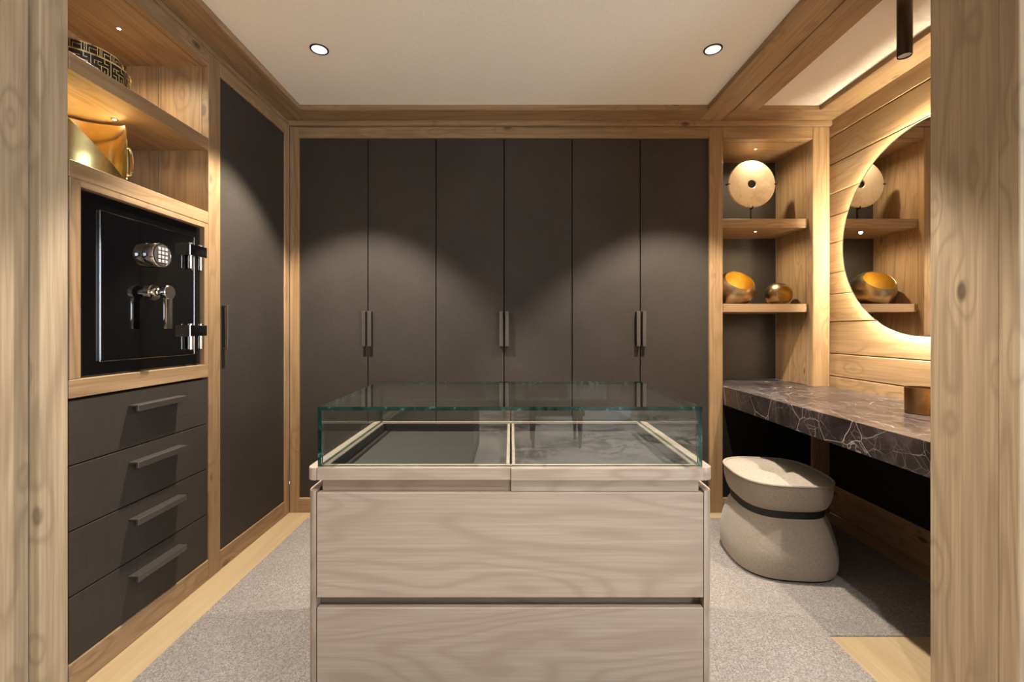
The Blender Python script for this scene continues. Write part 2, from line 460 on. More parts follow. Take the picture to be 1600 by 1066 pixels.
def handle_v(parent, cx, ysurf, z0, z1, w=0.022, axis='Y'):
    """upright bar handle standing on two feet, on a door facing -Y (axis Y) or +X (axis X)"""
    bm = bmesh.new()
    if axis == 'Y':
        bbox(bm, cx - w / 2, cx + w / 2, ysurf - 0.030, ysurf - 0.022, z0, z1, 0.001)
        for z in (z0, z1 - 0.006): bbox(bm, cx - w / 2, cx + w / 2, ysurf - 0.023, ysurf, z, z + 0.006, 0)
    else:
        bbox(bm, ysurf + 0.022, ysurf + 0.030, cx - w / 2, cx + w / 2, z0, z1, 0.001)
        for z in (z0, z1 - 0.006): bbox(bm, ysurf, ysurf + 0.023, cx - w / 2, cx + w / 2, z, z + 0.006, 0)
    return finish('handle', bm, BRONZE, parent)

DW = (1.2095 + 1.291) / 6
DOORY = YB + 0.004
names = ['dark two-door wardrobe at the left end of the back wall',
         'dark two-door wardrobe in the middle of the back wall',
         'dark two-door wardrobe at the right end beside the shelf niche']
for k in range(3):
    xa = -1.291 + 2 * k * DW
    w = empty('wardrobe', names[k], 'wardrobe', (xa + DW, YB + 0.2, 0), 'built-in wardrobes along the back wall')
    box('body', xa + 0.001, xa + 2 * DW - 0.001, YB + 0.035, 3.2, 0.09, 2.28, BLACK, w, bev=0)
    for j in range(2):
        x0 = xa + j * DW
        d = box('door', x0 + 0.0027, x0 + DW - 0.0027, DOORY, DOORY + 0.022, DOOR_B + 0.002, 2.282, PANEL, w, bev=0.0012)
        hx = xa + DW + (-0.018 if j == 0 else 0.018)
        handle_v(d, hx, DOORY, 1.014, 1.226)

# ------------------------------------------------------------------ left wall joinery
FX0, FX1 = XL - 0.03, XL + 0.002
SH_R = 1.957                       # right inner side of the left shelf niche
trim(5, 'timber frame round the tall dark door and drawers on the left', [
    ('stile', FX0, FX1, 1.9572, 2.036, 0, 2.36, 'Z'),
    ('stile', FX0, FX1, 2.618, 2.672, 0, 2.36, 'Z'),
    ('rail', FX0, FX1, 2.0365, 2.6175, 2.291, 2.36, 'Y'),
    ('rail', FX0, FX1, YN + 0.001, 1.9571, 2.293, 2.36, 'Y'),
    ('plinth', FX0, FX1 - 0.001, 2.0365, 2.6175, 0, 0.088, 'Y'),
    ('plinth', FX0, FX1, YN + 0.001, 1.9571, 0, 0.090, 'Y'),
    ('cornice', FX0, FX1 + 0.006, YN + 0.001, 2.672, 2.3605, 2.381, 'Y')])
w = empty('cupboard', 'tall dark cupboard with one door on the left wall', 'cupboard', (-1.5, 2.33, 0))
box('body', -1.79, XL - 0.035, 2.04, 2.61, 0.09, 2.285, BLACK, w, bev=0)
d = box('door', XL - 0.026, XL - 0.004, 2.038, 2.616, DOOR_B + 0.001, 2.2895, PANEL, w, bev=0.0012)
handle_v(d, 2.062, XL - 0.004, 1.025, 1.23, 0.022, 'X')

# drawers
w = empty('drawer_unit', 'stack of four dark drawers beneath the black safe', 'drawers', (-1.55, 1.65, 0))
box('body', -1.75, XL - 0.03, YN + 0.005, 1.953, 0.092, 0.90, BLACK, w, bev=0)
zd = [0.092, 0.294, 0.496, 0.698, 0.90]
for a, b in zip(zd[:-1], zd[1:]):
    d = box('drawer', XL - 0.025, XL - 0.003, YN + 0.004, 1.955, a + 0.002, b - 0.002, PANEL, w, bev=0.0012)
    bm = bmesh.new(); zc = b - 0.062
    bbox(bm, XL + 0.022, XL + 0.032, 1.552, 1.786, zc - 0.011, zc + 0.011, 0.001)
    bbox(bm, XL - 0.003, XL + 0.0225, 1.552, 1.786, zc + 0.006, zc + 0.011, 0)
    finish('handle', bm, BRONZE, d)

# left open shelves
NX = -1.735
su = empty('shelf_unit', 'timber wall niche with open shelves above the safe', 'shelves', (-1.55, 1.65, 0.9))
box('back_panel', NX - 0.02, NX, YN - 0.1, SH_R + 0.02, 0.9, 2.36, wood('larch', 'Z'), su, bev=0)
box('side_panel', -1.562, XL - 0.0295, SH_R, SH_R + 0.006, 1.64, 2.30, wood('larch', 'Z'), su, bev=0.001)
box('side_panel', -1.564, -1.574, SH_R + 0.001, SH_R + 0.006, 1.64, 2.30, wood('larch', 'Z'), su, bev=0.001)
box('side_panel', NX, -1.576, SH_R, SH_R + 0.006, 1.64, 2.30, wood('larch', 'Z'), su, bev=0.001)
box('side_panel', NX, XL - 0.031, YN - 0.02, YN, 0.97, 2.30, wood('larch', 'Z'), su, bev=0.001)
top = box('top_board', NX, XL - 0.031, YN - 0.02, SH_R, 2.293, 2.315, wood('larch', 'Y'), su, bev=0)
sh1 = box('shelf', NX, XL + 0.001, YN + 0.001, SH_R, 1.916, 1.971, wood('larch', 'Y'), su, bev=0.002)
sh2 = box('shelf', NX, XL + 0.001, YN + 0.001, SH_R, 1.588, 1.641, wood('larch', 'Y'), su, bev=0.002)
sh3 = box('shelf', NX, XL + 0.001, YN + 0.001, SH_R, 0.906, 0.963, wood('larch', 'Y'), su, bev=0.002)
box('stile', XL - 0.05, XL, YN + 0.004, 1.378, 0.9635, 1.5875, wood('larch', 'Z'), su, bev=0.0015)
box('stile', XL - 0.05, XL, 1.934, SH_R, 0.9635, 1.5875, wood('larch', 'Z'), su, bev=0.0015)
box('rail', XL - 0.05, XL, 1.3785, 1.9335, 1.566, 1.5875, wood('larch', 'Y'), su, bev=0.0015)

def mini_spot(owner, root, x, y, z, power, ang=165):
    o = lathe('spotlight', [(0.011, 0.0), (0.011, -0.003), (0.008, -0.004), (0.006, -0.0035)], CHROME, owner, 16, Matrix.Translation((x, y, z)), cap1=False)
    lathe('spotlight_lens', [(0.0062, -0.003), (0.0062, -0.0032)], MINILENS, owner, 16, Matrix.Translation((x, y, z)))
    spot('niche_spot', (x, y, z - 0.008), power, ang, (1.0, 0.84, 0.58), 0.010, 1.0, parent=root)
mini_spot(top, su, -1.527, 1.709, 2.293, NICHE_W)
mini_spot(sh1, su, -1.50, 1.66, 1.916, NICHE_W)

# ------------------------------------------------------------------ right shelf niche
RXL, RXR, RYB = 1.291, 1.839, 3.043
trim(6, 'timber frame round the tall shelf niche beside the mirror', [
    ('stile', RXR, XR - 0.002, FY0, FY1 + 0.02, 0, 2.35, 'Z'),
    ('rail', RXL + 0.0005, RXR - 0.0005, FY0, FY1, 2.276, 2.35, 'X'),
    ('plinth', RXL + 0.0005, RXR - 0.0005, FY0, FY1, 0, 0.088, 'X')])
trim6 = bpy.data.objects['trim_6']
box('lower_panel', RXL + 0.001, RXR - 0.001, YB + 0.006, YB + 0.02, 0.089, 0.657, BLACK, trim6, bev=0)
rn = empty('shelf_niche', 'tall timber niche with two shelves and black back panel', 'shelves', (1.565, 2.86, 0.77))
box('back_panel', RXL, RXR, RYB, RYB + 0.02, 0.772, 2.30, PANEL, rn, bev=0)
ws = (RYB - FY1 - 0.0205)
for k in range(2):
    ya = FY1 + 0.0205 + k * ws / 2
    box('side_panel', RXR, RXR + 0.02, ya + 0.0006, ya + ws / 2 - 0.0006, 0.772, 2.30, wood('larch', 'Z'), rn, bev=0.0008)
box('side_panel', RXL - 0.02, RXL, FY1, RYB, 0.772, 2.30, wood('larch', 'Z'), rn, bev=0)
topb = box('top_board', RXL, RXR, FY1, RYB, 2.274, 2.296, wood('larch', 'X'), rn, bev=0)
rs1 = box('shelf', RXL, RXR, 2.709, RYB, 1.745, 1.80, wood('larch', 'X'), rn, bev=0.0015)
rs2 = box('shelf', RXL, RXR, 2.709, RYB, 1.224, 1.274, wood('larch', 'X'), rn, bev=0.0015)
for ow, z in ((topb, 2.274), (rs1, 1.745), (rs2, 1.224)):
    mini_spot(ow, rn, 1.567, 2.806, z, NICHE_W * (1.0 if z > 1.3 else 0.35))

# ------------------------------------------------------------------ doorway posts on both sides
lp = trim(7, 'pale timber door post at the left edge', [
    ('board', XL - 0.22, XL, 1.257, YN - 0.001, 0, 2.7, 'Z', 'post'),
    ('board', XL - 0.22, -1.377, 0.95, 1.2525, 0, 2.7, 'Z', 'post')])
rp = trim(8, 'pale timber door post at the right edge', [
    ('board', 1.28, 1.30, 1.1512, YN, 0, 2.7, 'Z', 'post'),
    ('board', 1.28, 1.30, 1.103, 1.1508, 0, 2.7, 'Z', 'post'),
    ('board', 1.3005, XR + 0.012, YN - 0.03, YN, 0, 2.7, 'Z', 'post')])
tag(box('wall_front', 1.3005, 2.6, 1.098, 1.30, 0, 2.7, GREYPAINT, bev=0), 'grey painted wall at the right picture edge', 'wall', kind='structure')
tag(box('wall_front', -2.6, XL - 0.225, 0.95, 1.30, 0, 2.7, BATHWALL, bev=0), 'wall beside the left door post', 'wall', kind='structure')
tag(box('trim_9', XL - 0.2, 1.279, 1.11, YN - 0.01, 2.32, 2.7, wood('post', 'X'), bev=0), 'timber lintel over the doorway', 'trim', kind='structure')

# ------------------------------------------------------------------ downlights
def downlight(x, y, label, power, z=ZC, ang=91, color=WARM, blend=0.35):
    t = empty('downlight', label, 'ceiling light', (x, y, z), 'recessed ceiling downlights')
    M = Matrix.Translation((x, y, z))
    lathe('ring', [(0.034, 0.001), (0.034, -0.003), (0.041, -0.003), (0.042, 0.001)], RUBBER, t, 40, M, cap0=False, cap1=False)
    lathe('lens', [(0.0345, -0.0012), (0.0345, -0.0018)], LENS, t, 40, M)
    spot('downlight_beam', (x, y, z - 0.012), power, ang, color, 0.03, blend, parent=t)
    return t
downlight(-0.885, 2.027, 'round recessed downlight left in the cream ceiling', DOWNLIGHT_W)
downlight(0.935, 2.027, 'round recessed downlight right in the cream ceiling', DOWNLIGHT_W)

# ------------------------------------------------------------------ vanity counter
ct = prism('vanity_counter', [(1.295, YN + 0.002), (XR - 0.002, YN + 0.002), (XR - 0.002, FY0 - 0.001), (RXR - 0.001, FY0 - 0.001),
                              (RXR - 0.001, RYB - 0.002), (1.295, RYB - 0.002)], 0.658, 0.77, DMARBLE, bev=0.0015, seg=1)
tag(ct, 'dark brown marble vanity counter with white veins under the mirror', 'counter')

# round mirror
mc = Vector((1.905, 2.015, 1.584)); MRAD = 0.5
mi = empty('mirror', 'large round backlit mirror with thin black rim on boarded wall', 'mirror', (XR, mc.y, mc.z))
RX = Matrix.Translation(mc) @ Matrix.Rotation(-PI / 2, 4, 'Y')      # local z -> -X (into the room)
lathe('glass', [(MRAD - 0.004, 0.0), (MRAD - 0.004, 0.0015)], MIRROR, mi, 128, RX)
lathe('rim', [(MRAD - 0.004, 0.0025), (MRAD, 0.0025), (MRAD, -0.006), (MRAD - 0.004, -0.006)], RUBBER, mi, 128, RX, False, False)
lathe('backing', [(MRAD - 0.0042, -0.0005), (MRAD - 0.0042, -0.005)], BLACK, mi, 96, RX)
lathe('mount', [(MRAD - 0.06, -0.0055), (MRAD - 0.06, -0.037)], simple('white_mount', lin(230, 225, 215), 0.7), mi, 96, RX)
lathe('led_strip', [(MRAD - 0.026, -0.007), (MRAD - 0.018, -0.007), (MRAD - 0.018, -0.021), (MRAD - 0.026, -0.021), (MRAD - 0.026, -0.007)], LEDSTRIP, mi, 128, RX, False, False)

# pendant tube lamp
pe = empty('pendant_lamp', 'slim dark bronze tube lamp hanging above the vanity counter', 'lamp', (1.53, 1.703, ZC))
M = Matrix.Translation((1.53, 1.703, 2.179))
lathe('tube', [(0.0205, 0.005), (0.0225, 0.0), (0.0235, 0.0), (0.024, 0.001), (0.024, 0.230)], simple('pendant_bronze', lin(70, 56, 46), 0.35, metal=0.8), pe, 32, M, cap0=False)
lathe('lens', [(0.0206, 0.004), (0.0206, 0.006)], PENDLENS, pe, 32, M)
spot('pendant_beam', (1.53, 1.703, 2.176), 110, 75, WARM, 0.015, 0.3, parent=pe)

# copper pot
M = Matrix.Translation((1.695, 1.81, 0.7705))
pot = lathe('copper_pot', [(0.050, 0.0), (0.053, 0.003), (0.054, 0.105), (0.0535, 0.108), (0.051, 0.108), (0.0495, 0.006)], COPPER, None, 48, M)
tag(pot, 'small brushed copper cylinder pot on the marble counter', 'pot')

# ------------------------------------------------------------------ pouf
def sring(cx, cy, hx, hy, p, z, n=56, rot=0.0):
    out = []
    for k in range(n):
        a = 2 * PI * k / n; c, s = math.cos(a), math.sin(a)
        x = hx * math.copysign(abs(c) ** (2 / p), c); y = hy * math.copysign(abs(s) ** (2 / p), s)
        out.append(Vector((cx + x * math.cos(rot) - y * math.sin(rot), cy + x * math.sin(rot) + y * math.cos(rot), z)))
    return out
def loft(name, rings, mat, parent, cap=True):
    bm = bmesh.new(); R = [[bm.verts.new(p) for p in r] for r in rings]; n = len(R[0])
    for i in range(len(R) - 1):
        for k in range(n): bm.faces.new((R[i][k], R[i][(k + 1) % n], R[i + 1][(k + 1) % n], R[i + 1][k]))
    if cap: bm.faces.new(R[0][::-1]); bm.faces.new(R[-1])
    return finish(name, bm, mat, parent, smooth=True, angle=50)
PX, PY, PR = 1.292, 2.145, math.radians(-6)
pf = empty('pouf', 'taupe upholstered pouf with black waist band beneath the vanity', 'pouf', (PX, PY, 0.003))
prof = [(0.012, .218), (0.04, .226), (0.08, .229), (0.13, .225), (0.18, .214), (0.22, .203), (0.25, .192), (0.270, .181)]
loft('base', [sring(PX, PY, h, h * 1.02, 2.9, z, rot=PR) for z, h in prof], FABRIC, pf)
loft('foot', [sring(PX, PY, .212, .216, 2.9, 0.003, rot=PR), sring(PX, PY, .212, .216, 2.9, 0.014, rot=PR)], RUBBER, pf)
loft('band', [sring(PX, PY, .181, .186, 2.9, z, rot=PR) for z in (0.268, 0.304)], RUBBER, pf)
prof = [(0.302, .178), (0.312, .188), (0.335, .198), (0.365, .205), (0.395, .208), (0.417, .207), (0.424, .203)]
rings = [sring(PX, PY, h, h * 1.06, 3.0, z, rot=PR) for z, h in prof]
for f in (0.94, 0.85, 0.74, 0.62, 0.5, 0.38, 0.27, 0.17, 0.09, 0.03):
    dome = 0.424 + 0.022 * (1 - f ** 2) ** 0.8
    r_ = sring(PX, PY, .203 * f, .215 * f, 2.0 + f, 0, rot=PR)
    for k, p in enumerate(r_):
        d = math.hypot(p.x - PX, p.y - PY)
        tuft = -0.040 * math.exp(-(d / 0.055) ** 2)
        crease = -0.016 * math.exp(-((p.y - PY + 0.25 * (p.x - PX)) / 0.02) ** 2) * math.exp(-(d / 0.12) ** 2)
        p.z = dome + tuft + crease
    rings.append(r_)
seat = loft('cushion', rings, FABRIC, pf)
tube('piping', sring(PX, PY, .2065, .2185, 3.0, 0.4250, rot=PR), 0.0062, FABRIC, seat, closed=True)
lathe('button', [(0.010, -0.003), (0.010, 0.002), (0.006, 0.005)], FABRIC, seat, 16, Matrix.Translation((PX, PY, 0.407)))

# ------------------------------------------------------------------ island display case
IX0, IX1, IY0, IY1 = -0.5326, 0.529, 1.20, 1.80
isl = empty('display_island', 'pale oak island of drawers with a glass display case on top', 'display case', (0, 1.5, 0.003))
def corner_panel(name, xi, xo, z0, z1, y0, y1, r, mat):
    s = 1 if xo > xi else -1; pts = [(xi, y0), (xo - s * r, y0)]
    for k in range(1, 9):
        a = PI / 2 * k / 8; pts.append((xo - s * r + s * r * math.sin(a), y0 + r - r * math.cos(a)))
    for k in range(0, 9):
        a = PI / 2 * k / 8; pts.append((xo - s * r + s * r * math.cos(a), y1 - r + r * math.sin(a)))
    pts.append((xi, y1))
    if s < 0: pts = pts[::-1]
    return prism(name, pts, z0, z1, mat, isl, bev=0.0012, seg=1, smooth=True)
OZ, OX, OY = wood('oak', 'Z'), wood('oak', 'X'), wood('oak', 'Y'); OD = wood('oakdark', 'X')
corner_panel('side_panel', IX0 - 0.001, -0.558, 0.03, 0.676, IY0 + 0.002, IY1, 0.0225, OZ)
corner_panel('side_panel', IX1 + 0.001, 0.5545, 0.03, 0.676, IY0 + 0.002, IY1, 0.0225, OZ)
box('plinth', -0.52, 0.515, IY0 + 0.03, IY1 - 0.03, 0.003, 0.066, BLACK, isl, bev=0)
box('carcass', IX0, IX1, IY0 + 0.03, IY1 - 0.004, 0.066, 0.668, OD, isl, bev=0)
dr1 = box('drawer', IX0 + 0.001, IX1 - 0.001, IY0, IY0 + 0.02, 0.3835, 0.6715, OX, isl, bev=0.002)
dr2 = box('drawer', IX0 + 0.001, IX1 - 0.001, IY0, IY0 + 0.02, 0.067, 0.3560, OX, isl, bev=0.002)
box('back_board', IX0 + 0.001, IX1 - 0.001, IY1 - 0.0035, IY1, 0.067, 0.6715, OX, isl, bev=0)
# neck below the rim, in two tray fronts
box('tray_front', IX0 + 0.012, -0.0005, IY0 + 0.012, IY1 - 0.02, 0.672, 0.7055, OD, isl, bev=0.001)
box('tray_front', 0.0005, IX1 - 0.012, IY0 + 0.006, IY1 - 0.02, 0.672, 0.7055, OX, isl, bev=0.001)
# rim
corner_panel('rim', IX0 + 0.002, -0.558, 0.706, 0.740, IY0 - 0.004, IY1 + 0.004, 0.0225, OY)
corner_panel('rim', IX1 - 0.002, 0.5545, 0.706, 0.740, IY0 - 0.004, IY1 + 0.004, 0.0225, OY)
box('rim', IX0 + 0.0026, 0.0, IY0 - 0.002, IY0 + 0.034, 0.706, 0.740, OX, isl, bev=0.0012)
box('rim', 0.0006, IX1 - 0.0026, IY0 - 0.006, IY0 + 0.034, 0.706, 0.740, OX, isl, bev=0.0012)
box('rim', IX0 + 0.0026, IX1 - 0.0026, IY1 - 0.036, IY1 + 0.003, 0.706, 0.740, OX, isl, bev=0.0012)
box('rim', IX0 + 0.0026, -0.511, IY0 + 0.0345, IY1 - 0.0365, 0.706, 0.740, OY, isl, bev=0.0012)
box('rim', IX1 - 0.0026, 0.5075, IY0 + 0.0345, IY1 - 0.0365, 0.706, 0.740, OY, isl, bev=0.0012)
box('divider', -0.0125, -0.003, IY0 + 0.0345, IY1 - 0.0365, 0.706, 0.740, OY, isl, bev=0.001)
box('divider', 0.004, 0.0125, IY0 + 0.0345, IY1 - 0.0365, 0.706, 0.740, OY, isl, bev=0.001)
box('lining', -0.5105, -0.013, IY0 + 0.035, IY1 - 0.037, 0.7058, 0.711, LINING, isl, bev=0.001)
box('lining', 0.013, 0.507, IY0 + 0.035, IY1 - 0.037, 0.7058, 0.711, LINING, isl, bev=0.001)
for xa, xb in ((-0.5105, -0.013), (0.013, 0.507)):
    ya, yb = IY0 + 0.035, IY1 - 0.037
    for q in ((xa, xa + 0.003, ya, yb), (xb - 0.003, xb, ya, yb), (xa + 0.0032, xb - 0.0032, ya, ya + 0.003), (xa + 0.0032, xb - 0.0032, yb - 0.003, yb)):
        box('lining_wall', *q, 0.7112, 0.7385, LINING, isl, bev=0)
# glass case: panes with green edges
def pane(x0, x1, y0, y1, z0, z1):
    bm = bmesh.new(); bbox(bm, x0, x1, y0, y1, z0, z1, 0)
    dims = sorted([(x1 - x0, 0), (y1 - y0, 1), (z1 - z0, 2)]); thin = dims[0][1]
    bmesh.ops.recalc_face_normals(bm, faces=bm.faces)
    for f in bm.faces: f.material_index = 0 if abs(f.normal[thin]) > 0.5 else 1
    return finish('glass_pane', bm, [GLASS, GEDGE], isl)
GT = 0.0105; GX0, GX1, GY0, GY1, GZ0, GZ1 = IX0, IX1, 1.210, 1.790, 0.7405, 0.9045
ZT = GZ1 - GT
for a, b in ((GX0, -0.0015), (0.0015, GX1)):
    pane(a, b, GY0, GY1, ZT + 0.0003, GZ1)
    xa = a + GT + 0.0003 if a < -0.1 else a; xb = b - GT - 0.0003 if b > 0.1 else b
    pane(xa, xb, GY0 + 0.001, GY0 + 0.001 + GT * 0.8, GZ0, ZT)
    pane(xa, xb, GY1 - 0.001 - GT * 0.8, GY1 - 0.001, GZ0, ZT)
pane(GX0, GX0 + GT, GY0, GY1, GZ0, ZT)
pane(GX1 - GT, GX1, GY0, GY1, GZ0, ZT)

# ------------------------------------------------------------------ safe
SX = XL - 0.018
sf = empty('safe', 'glossy black wall safe with chrome keypad and lever handle', 'safe', (-1.5, 1.65, 0.963))
box('body', -1.72, SX, 1.381, 1.931, 0.966, 1.563, GLOSSBLACK, sf, bev=0.002)
dx = SX + 0.006
sd = box('door', SX + 0.0005, dx, 1.456, 1.884, 1.014, 1.512, GLOSSBLACK, sf, bev=0.0015)
bm = bmesh.new()
t_ = 0.003
for (ya, yb, za, zb) in ((1.4525, 1.4555, 1.0105, 1.5155), (1.8845, 1.8875, 1.0105, 1.5155), (1.4525, 1.8875, 1.0105, 1.0135), (1.4525, 1.8875, 1.5125, 1.5155)):
    bbox(bm, SX + 0.0003, dx + 0.001, ya, yb, za, zb, 0.0006)
finish('door_edge', bm, simple('dark_chrome', lin(150, 146, 142), 0.15, metal=1.0), sd)
def XM(y, z, x=dx): return Matrix.Translation((x, y, z)) @ Matrix.Rotation(PI / 2, 4, 'Y')   # local z -> +X
ky, kz = 1.668, 1.40
kp = lathe('keypad', [(0.046, 0.0005), (0.047, 0.003), (0.047, 0.034), (0.045, 0.037), (0.040, 0.0375), (0.039, 0.0365)], CHROME, sd, 48, XM(ky, kz))
lathe('keypad_face', [(0.0388, 0.0366), (0.0388, 0.0376)], simple('keypad_grey', lin(70, 68, 68), 0.4), kp, 40, XM(ky, kz))
for r in range(4):
    for c in range(3):
        yy = ky + (c - 1) * 0.0165; zz = kz + (1.5 - r) * 0.0155
        box('key', dx + 0.0372, dx + 0.0405, yy - 0.0058, yy + 0.0058, zz - 0.0056, zz + 0.0056, KEYS, kp, bev=0.001)
hy, hz = 1.663, 1.258
lv = lathe('lever', [(0.030, 0.0005), (0.030, 0.010), (0.024, 0.013), (0.015, 0.014), (0.015, 0.030), (0.013, 0.032), (0.013, 0.052), (0.026, 0.052), (0.027, 0.054), (0.027, 0.069), (0.0255, 0.0705)], CHROME, sd, 40, XM(hy, hz))
bm = bmesh.new(); bbox(bm, dx + 0.055, dx + 0.068, hy - 0.015, hy + 0.015, 1.120, hz - 0.015, 0.002, 2)
finish('lever_arm', bm, CHROME, lv, smooth=True)
for zc in (1.435, 1.095):
    hb = box('hinge', SX + 0.001, dx + 0.030, 1.826, 1.925, zc - 0.006, zc + 0.040, GLOSSBLACK, sf, bev=0.003, seg=2)
    box('hinge_cap', SX + 0.002, dx + 0.031, 1.820, 1.8255, zc - 0.007, zc + 0.041, CHROME, hb, bev=0.001)
    for yy in (1.846, 1.906):
        lathe('hinge_pin', [(0.009, -0.062), (0.011, -0.060), (0.011, -0.0065)], CHROME, hb, 20, Matrix.Translation((dx + 0.014, yy, zc)))
        lathe('hinge_pin', [(0.011, 0.0405), (0.011, 0.046), (0.009, 0.048)], CHROME, hb, 20, Matrix.Translation((dx + 0.014, yy, zc)))

# ------------------------------------------------------------------ brass vessel with swept rim (lower left shelf)
vx, vy, vz, vr, vh = -1.53, 1.552, 1.6415, 0.135, 0.262
va = empty('brass_vessel', 'golden brass drum vessel with slanting cut rim on left shelf', 'vase', (vx, vy, vz))
def hfun(th):
    """th from the picture's left side (0), round the near side to the right (pi), then the far side"""
    u = th / PI
    if u <= 1.0:
        k = min(1, max(0, (u - 0.12) / 0.78)); k = k * k * (3 - 2 * k)
        return vh * (1 - 0.90 * k)
    if u < 1.10:
        k = (u - 1.0) / 0.10; return vh * (0.10 + 0.86 * k * k * (3 - 2 * k))
    return vh * (0.96 + 0.04 * min(1, (u - 1.10) / 0.2))
bm = bmesh.new(); n = 120; outer, inner = [], []
left = Vector((-0.72, -0.69)); near = Vector((0.69, -0.72)); base_r = lambda t: vr * (0.93 + 0.07 * min(1, t / 0.25))
ROWS = 10
for k in range(n):
    th = 2 * PI * k / n; d = left * math.cos(th) + near * math.sin(th); h = hfun(th)
    co, ci = [], []
    for j in range(ROWS + 1):
        t = j / ROWS; zz = vz + h * t
        co.append(bm.verts.new((vx + d.x * base_r(h * t / vh), vy + d.y * base_r(h * t / vh), zz)))
        zi = max(zz, vz + 0.006)
        ci.append(bm.verts.new((vx + d.x * (base_r(h * t / vh) - 0.004), vy + d.y * (base_r(h * t / vh) - 0.004), zi + 1e-5 * j)))
    outer.append(co); inner.append(ci)
for k in range(n):
    k2 = (k + 1) % n
    for j in range(ROWS):
        bm.faces.new((outer[k][j], outer[k2][j], outer[k2][j + 1], outer[k][j + 1])).material_index = 0
        bm.faces.new((inner[k][j], inner[k][j + 1], inner[k2][j + 1], inner[k2][j])).material_index = 1
    bm.faces.new((outer[k][ROWS], outer[k2][ROWS], inner[k2][ROWS], inner[k][ROWS])).material_index = 1
bm.faces.new([o[0] for o in outer][::-1]); f = bm.faces.new([i[0] for i in inner]); f.material_index = 1
finish('shell', bm, [BRASS_M, BRASS], va, smooth=True, angle=40)
rt = Vector((0.72, 0.69, 0)); rc = Vector((vx, vy, vz)) + rt * (vr - 0.002)
loop = [rc + Vector((0, 0, 0.055)) - rt * 0.004] + [rc + rt * (0.012 * math.sin(a)) + Vector((0, 0, 0.105 - 0.052 * math.cos(a))) for a in [PI * k / 12 for k in range(1, 12)]] + [rc + Vector((0, 0, 0.155)) - rt * 0.004]
tube('handle', [tuple(p) for p in loop], 0.0045, BRASS, va)

# ------------------------------------------------------------------ fretwork basket (upper left shelf)
bx_, by_, bz_ = -1.53, 1.565, 1.9715
fb = empty('fretwork_bowl', 'openwork brass bowl with black fretwork pattern on top shelf', 'bowl', (bx_, by_, bz_))
TB = Matrix.Translation((bx_, by_, bz_))
R1, R2, H1, H2 = 0.130, 0.108, 0.084, 0.124
lathe('bowl', [(R1 - 0.002, 0.0), (R1, 0.004), (R1, H1), (R2, H1 + 0.002), (R2, H2), (R2 - 0.003, H2), (R2 - 0.003, 0.010)], simple('bowl_black', lin(22, 16, 10), 0.3), fb, 64, TB)
def ringband(name, r, z, h):
    lathe(name, [(r - 0.002, z), (r + 0.0025, z), (r + 0.0025, z + h), (r - 0.002, z + h)], BRASS, fb, 64, TB, False, False)
ringband('rim', R2 + 0.001, H2 - 0.003, 0.004); ringband('rim', R1 + 0.001, H1 - 0.004, 0.005); ringband('rim', R1 + 0.001, 0.0, 0.005)
def fret(r, segs, w=0.0021):
    """segs: bars (u0, v0, u1, v1) in metres along the circumference and up the band"""
    bm = bmesh.new()
    for u0, v0, u1, v1 in segs:
        if u0 > u1: u0, u1 = u1, u0
        if v0 > v1: v0, v1 = v1, v0
        u0 -= w / 2; u1 += w / 2; v0 -= w / 2; v1 += w / 2
        ns = max(1, int((u1 - u0) / 0.008))
        for k in range(ns):
            a0 = (u0 + (u1 - u0) * k / ns) / r; a1 = (u0 + (u1 - u0) * (k + 1) / ns) / r; q = []
            for rr in (r, r + 0.002):
                for a, v in ((a0, v0), (a1, v0), (a1, v1), (a0, v1)):
                    q.append(bm.verts.new((bx_ + rr * math.cos(a), by_ + rr * math.sin(a), bz_ + v)))
            for ix in ((4, 5, 6, 7), (0, 4, 7, 3), (1, 2, 6, 5), (3, 7, 6, 2), (0, 1, 5, 4)): bm.faces.new([q[i_] for i_ in ix])
    return finish('fretwork', bm, BRASS, fb)
segs = []; nu = 17; du = 2 * PI * R2 / nu; za, zb = H1 + 0.003, H2 - 0.004
for k in range(nu):                                   # upper band: squares between paired bars
    u = k * du
    segs += [(u, za, u, zb), (u + 0.005, za, u + 0.005, zb)]
    c0, c1, m0, m1 = u + 0.012, u + du - 0.007, za + 0.008, zb - 0.008
    segs += [(c0, m0, c1, m0), (c0, m1, c1, m1), (c0, m0, c0, m1), (c1, m0, c1, m1), (c0, m0, c0, za), (c1, m1, c1, zb)]
fret(R2 + 0.0002, segs)
segs = []; nu = 15; du = 2 * PI * R1 / nu; g = (H1 - 0.010) / 6
for k in range(nu):                                   # lower band: meander
    u = k * du; x = lambda i: u + du * i / 6; z = lambda j: 0.005 + g * j
    segs += [(x(0), z(0), x(0), z(4)), (x(0), z(4), x(2), z(4)), (x(2), z(4), x(2), z(2)), (x(2), z(2), x(1), z(2)), (x(1), z(2), x(1), z(3)),
             (x(3), z(6), x(3), z(1)), (x(3), z(1), x(5), z(1)), (x(5), z(1), x(5), z(3)), (x(5), z(3), x(4), z(3)),
             (x(4), z(5), x(6), z(5)), (x(4), z(4), x(4), z(5)), (x(1), z(5), x(1), z(6)), (x(1), z(5), x(2), z(5)), (x(1), z(0), x(1), z(1)), (x(5), z(5), x(5), z(4)), (x(5), z(4), x(6), z(4))]
fret(R1 + 0.0002, segs)

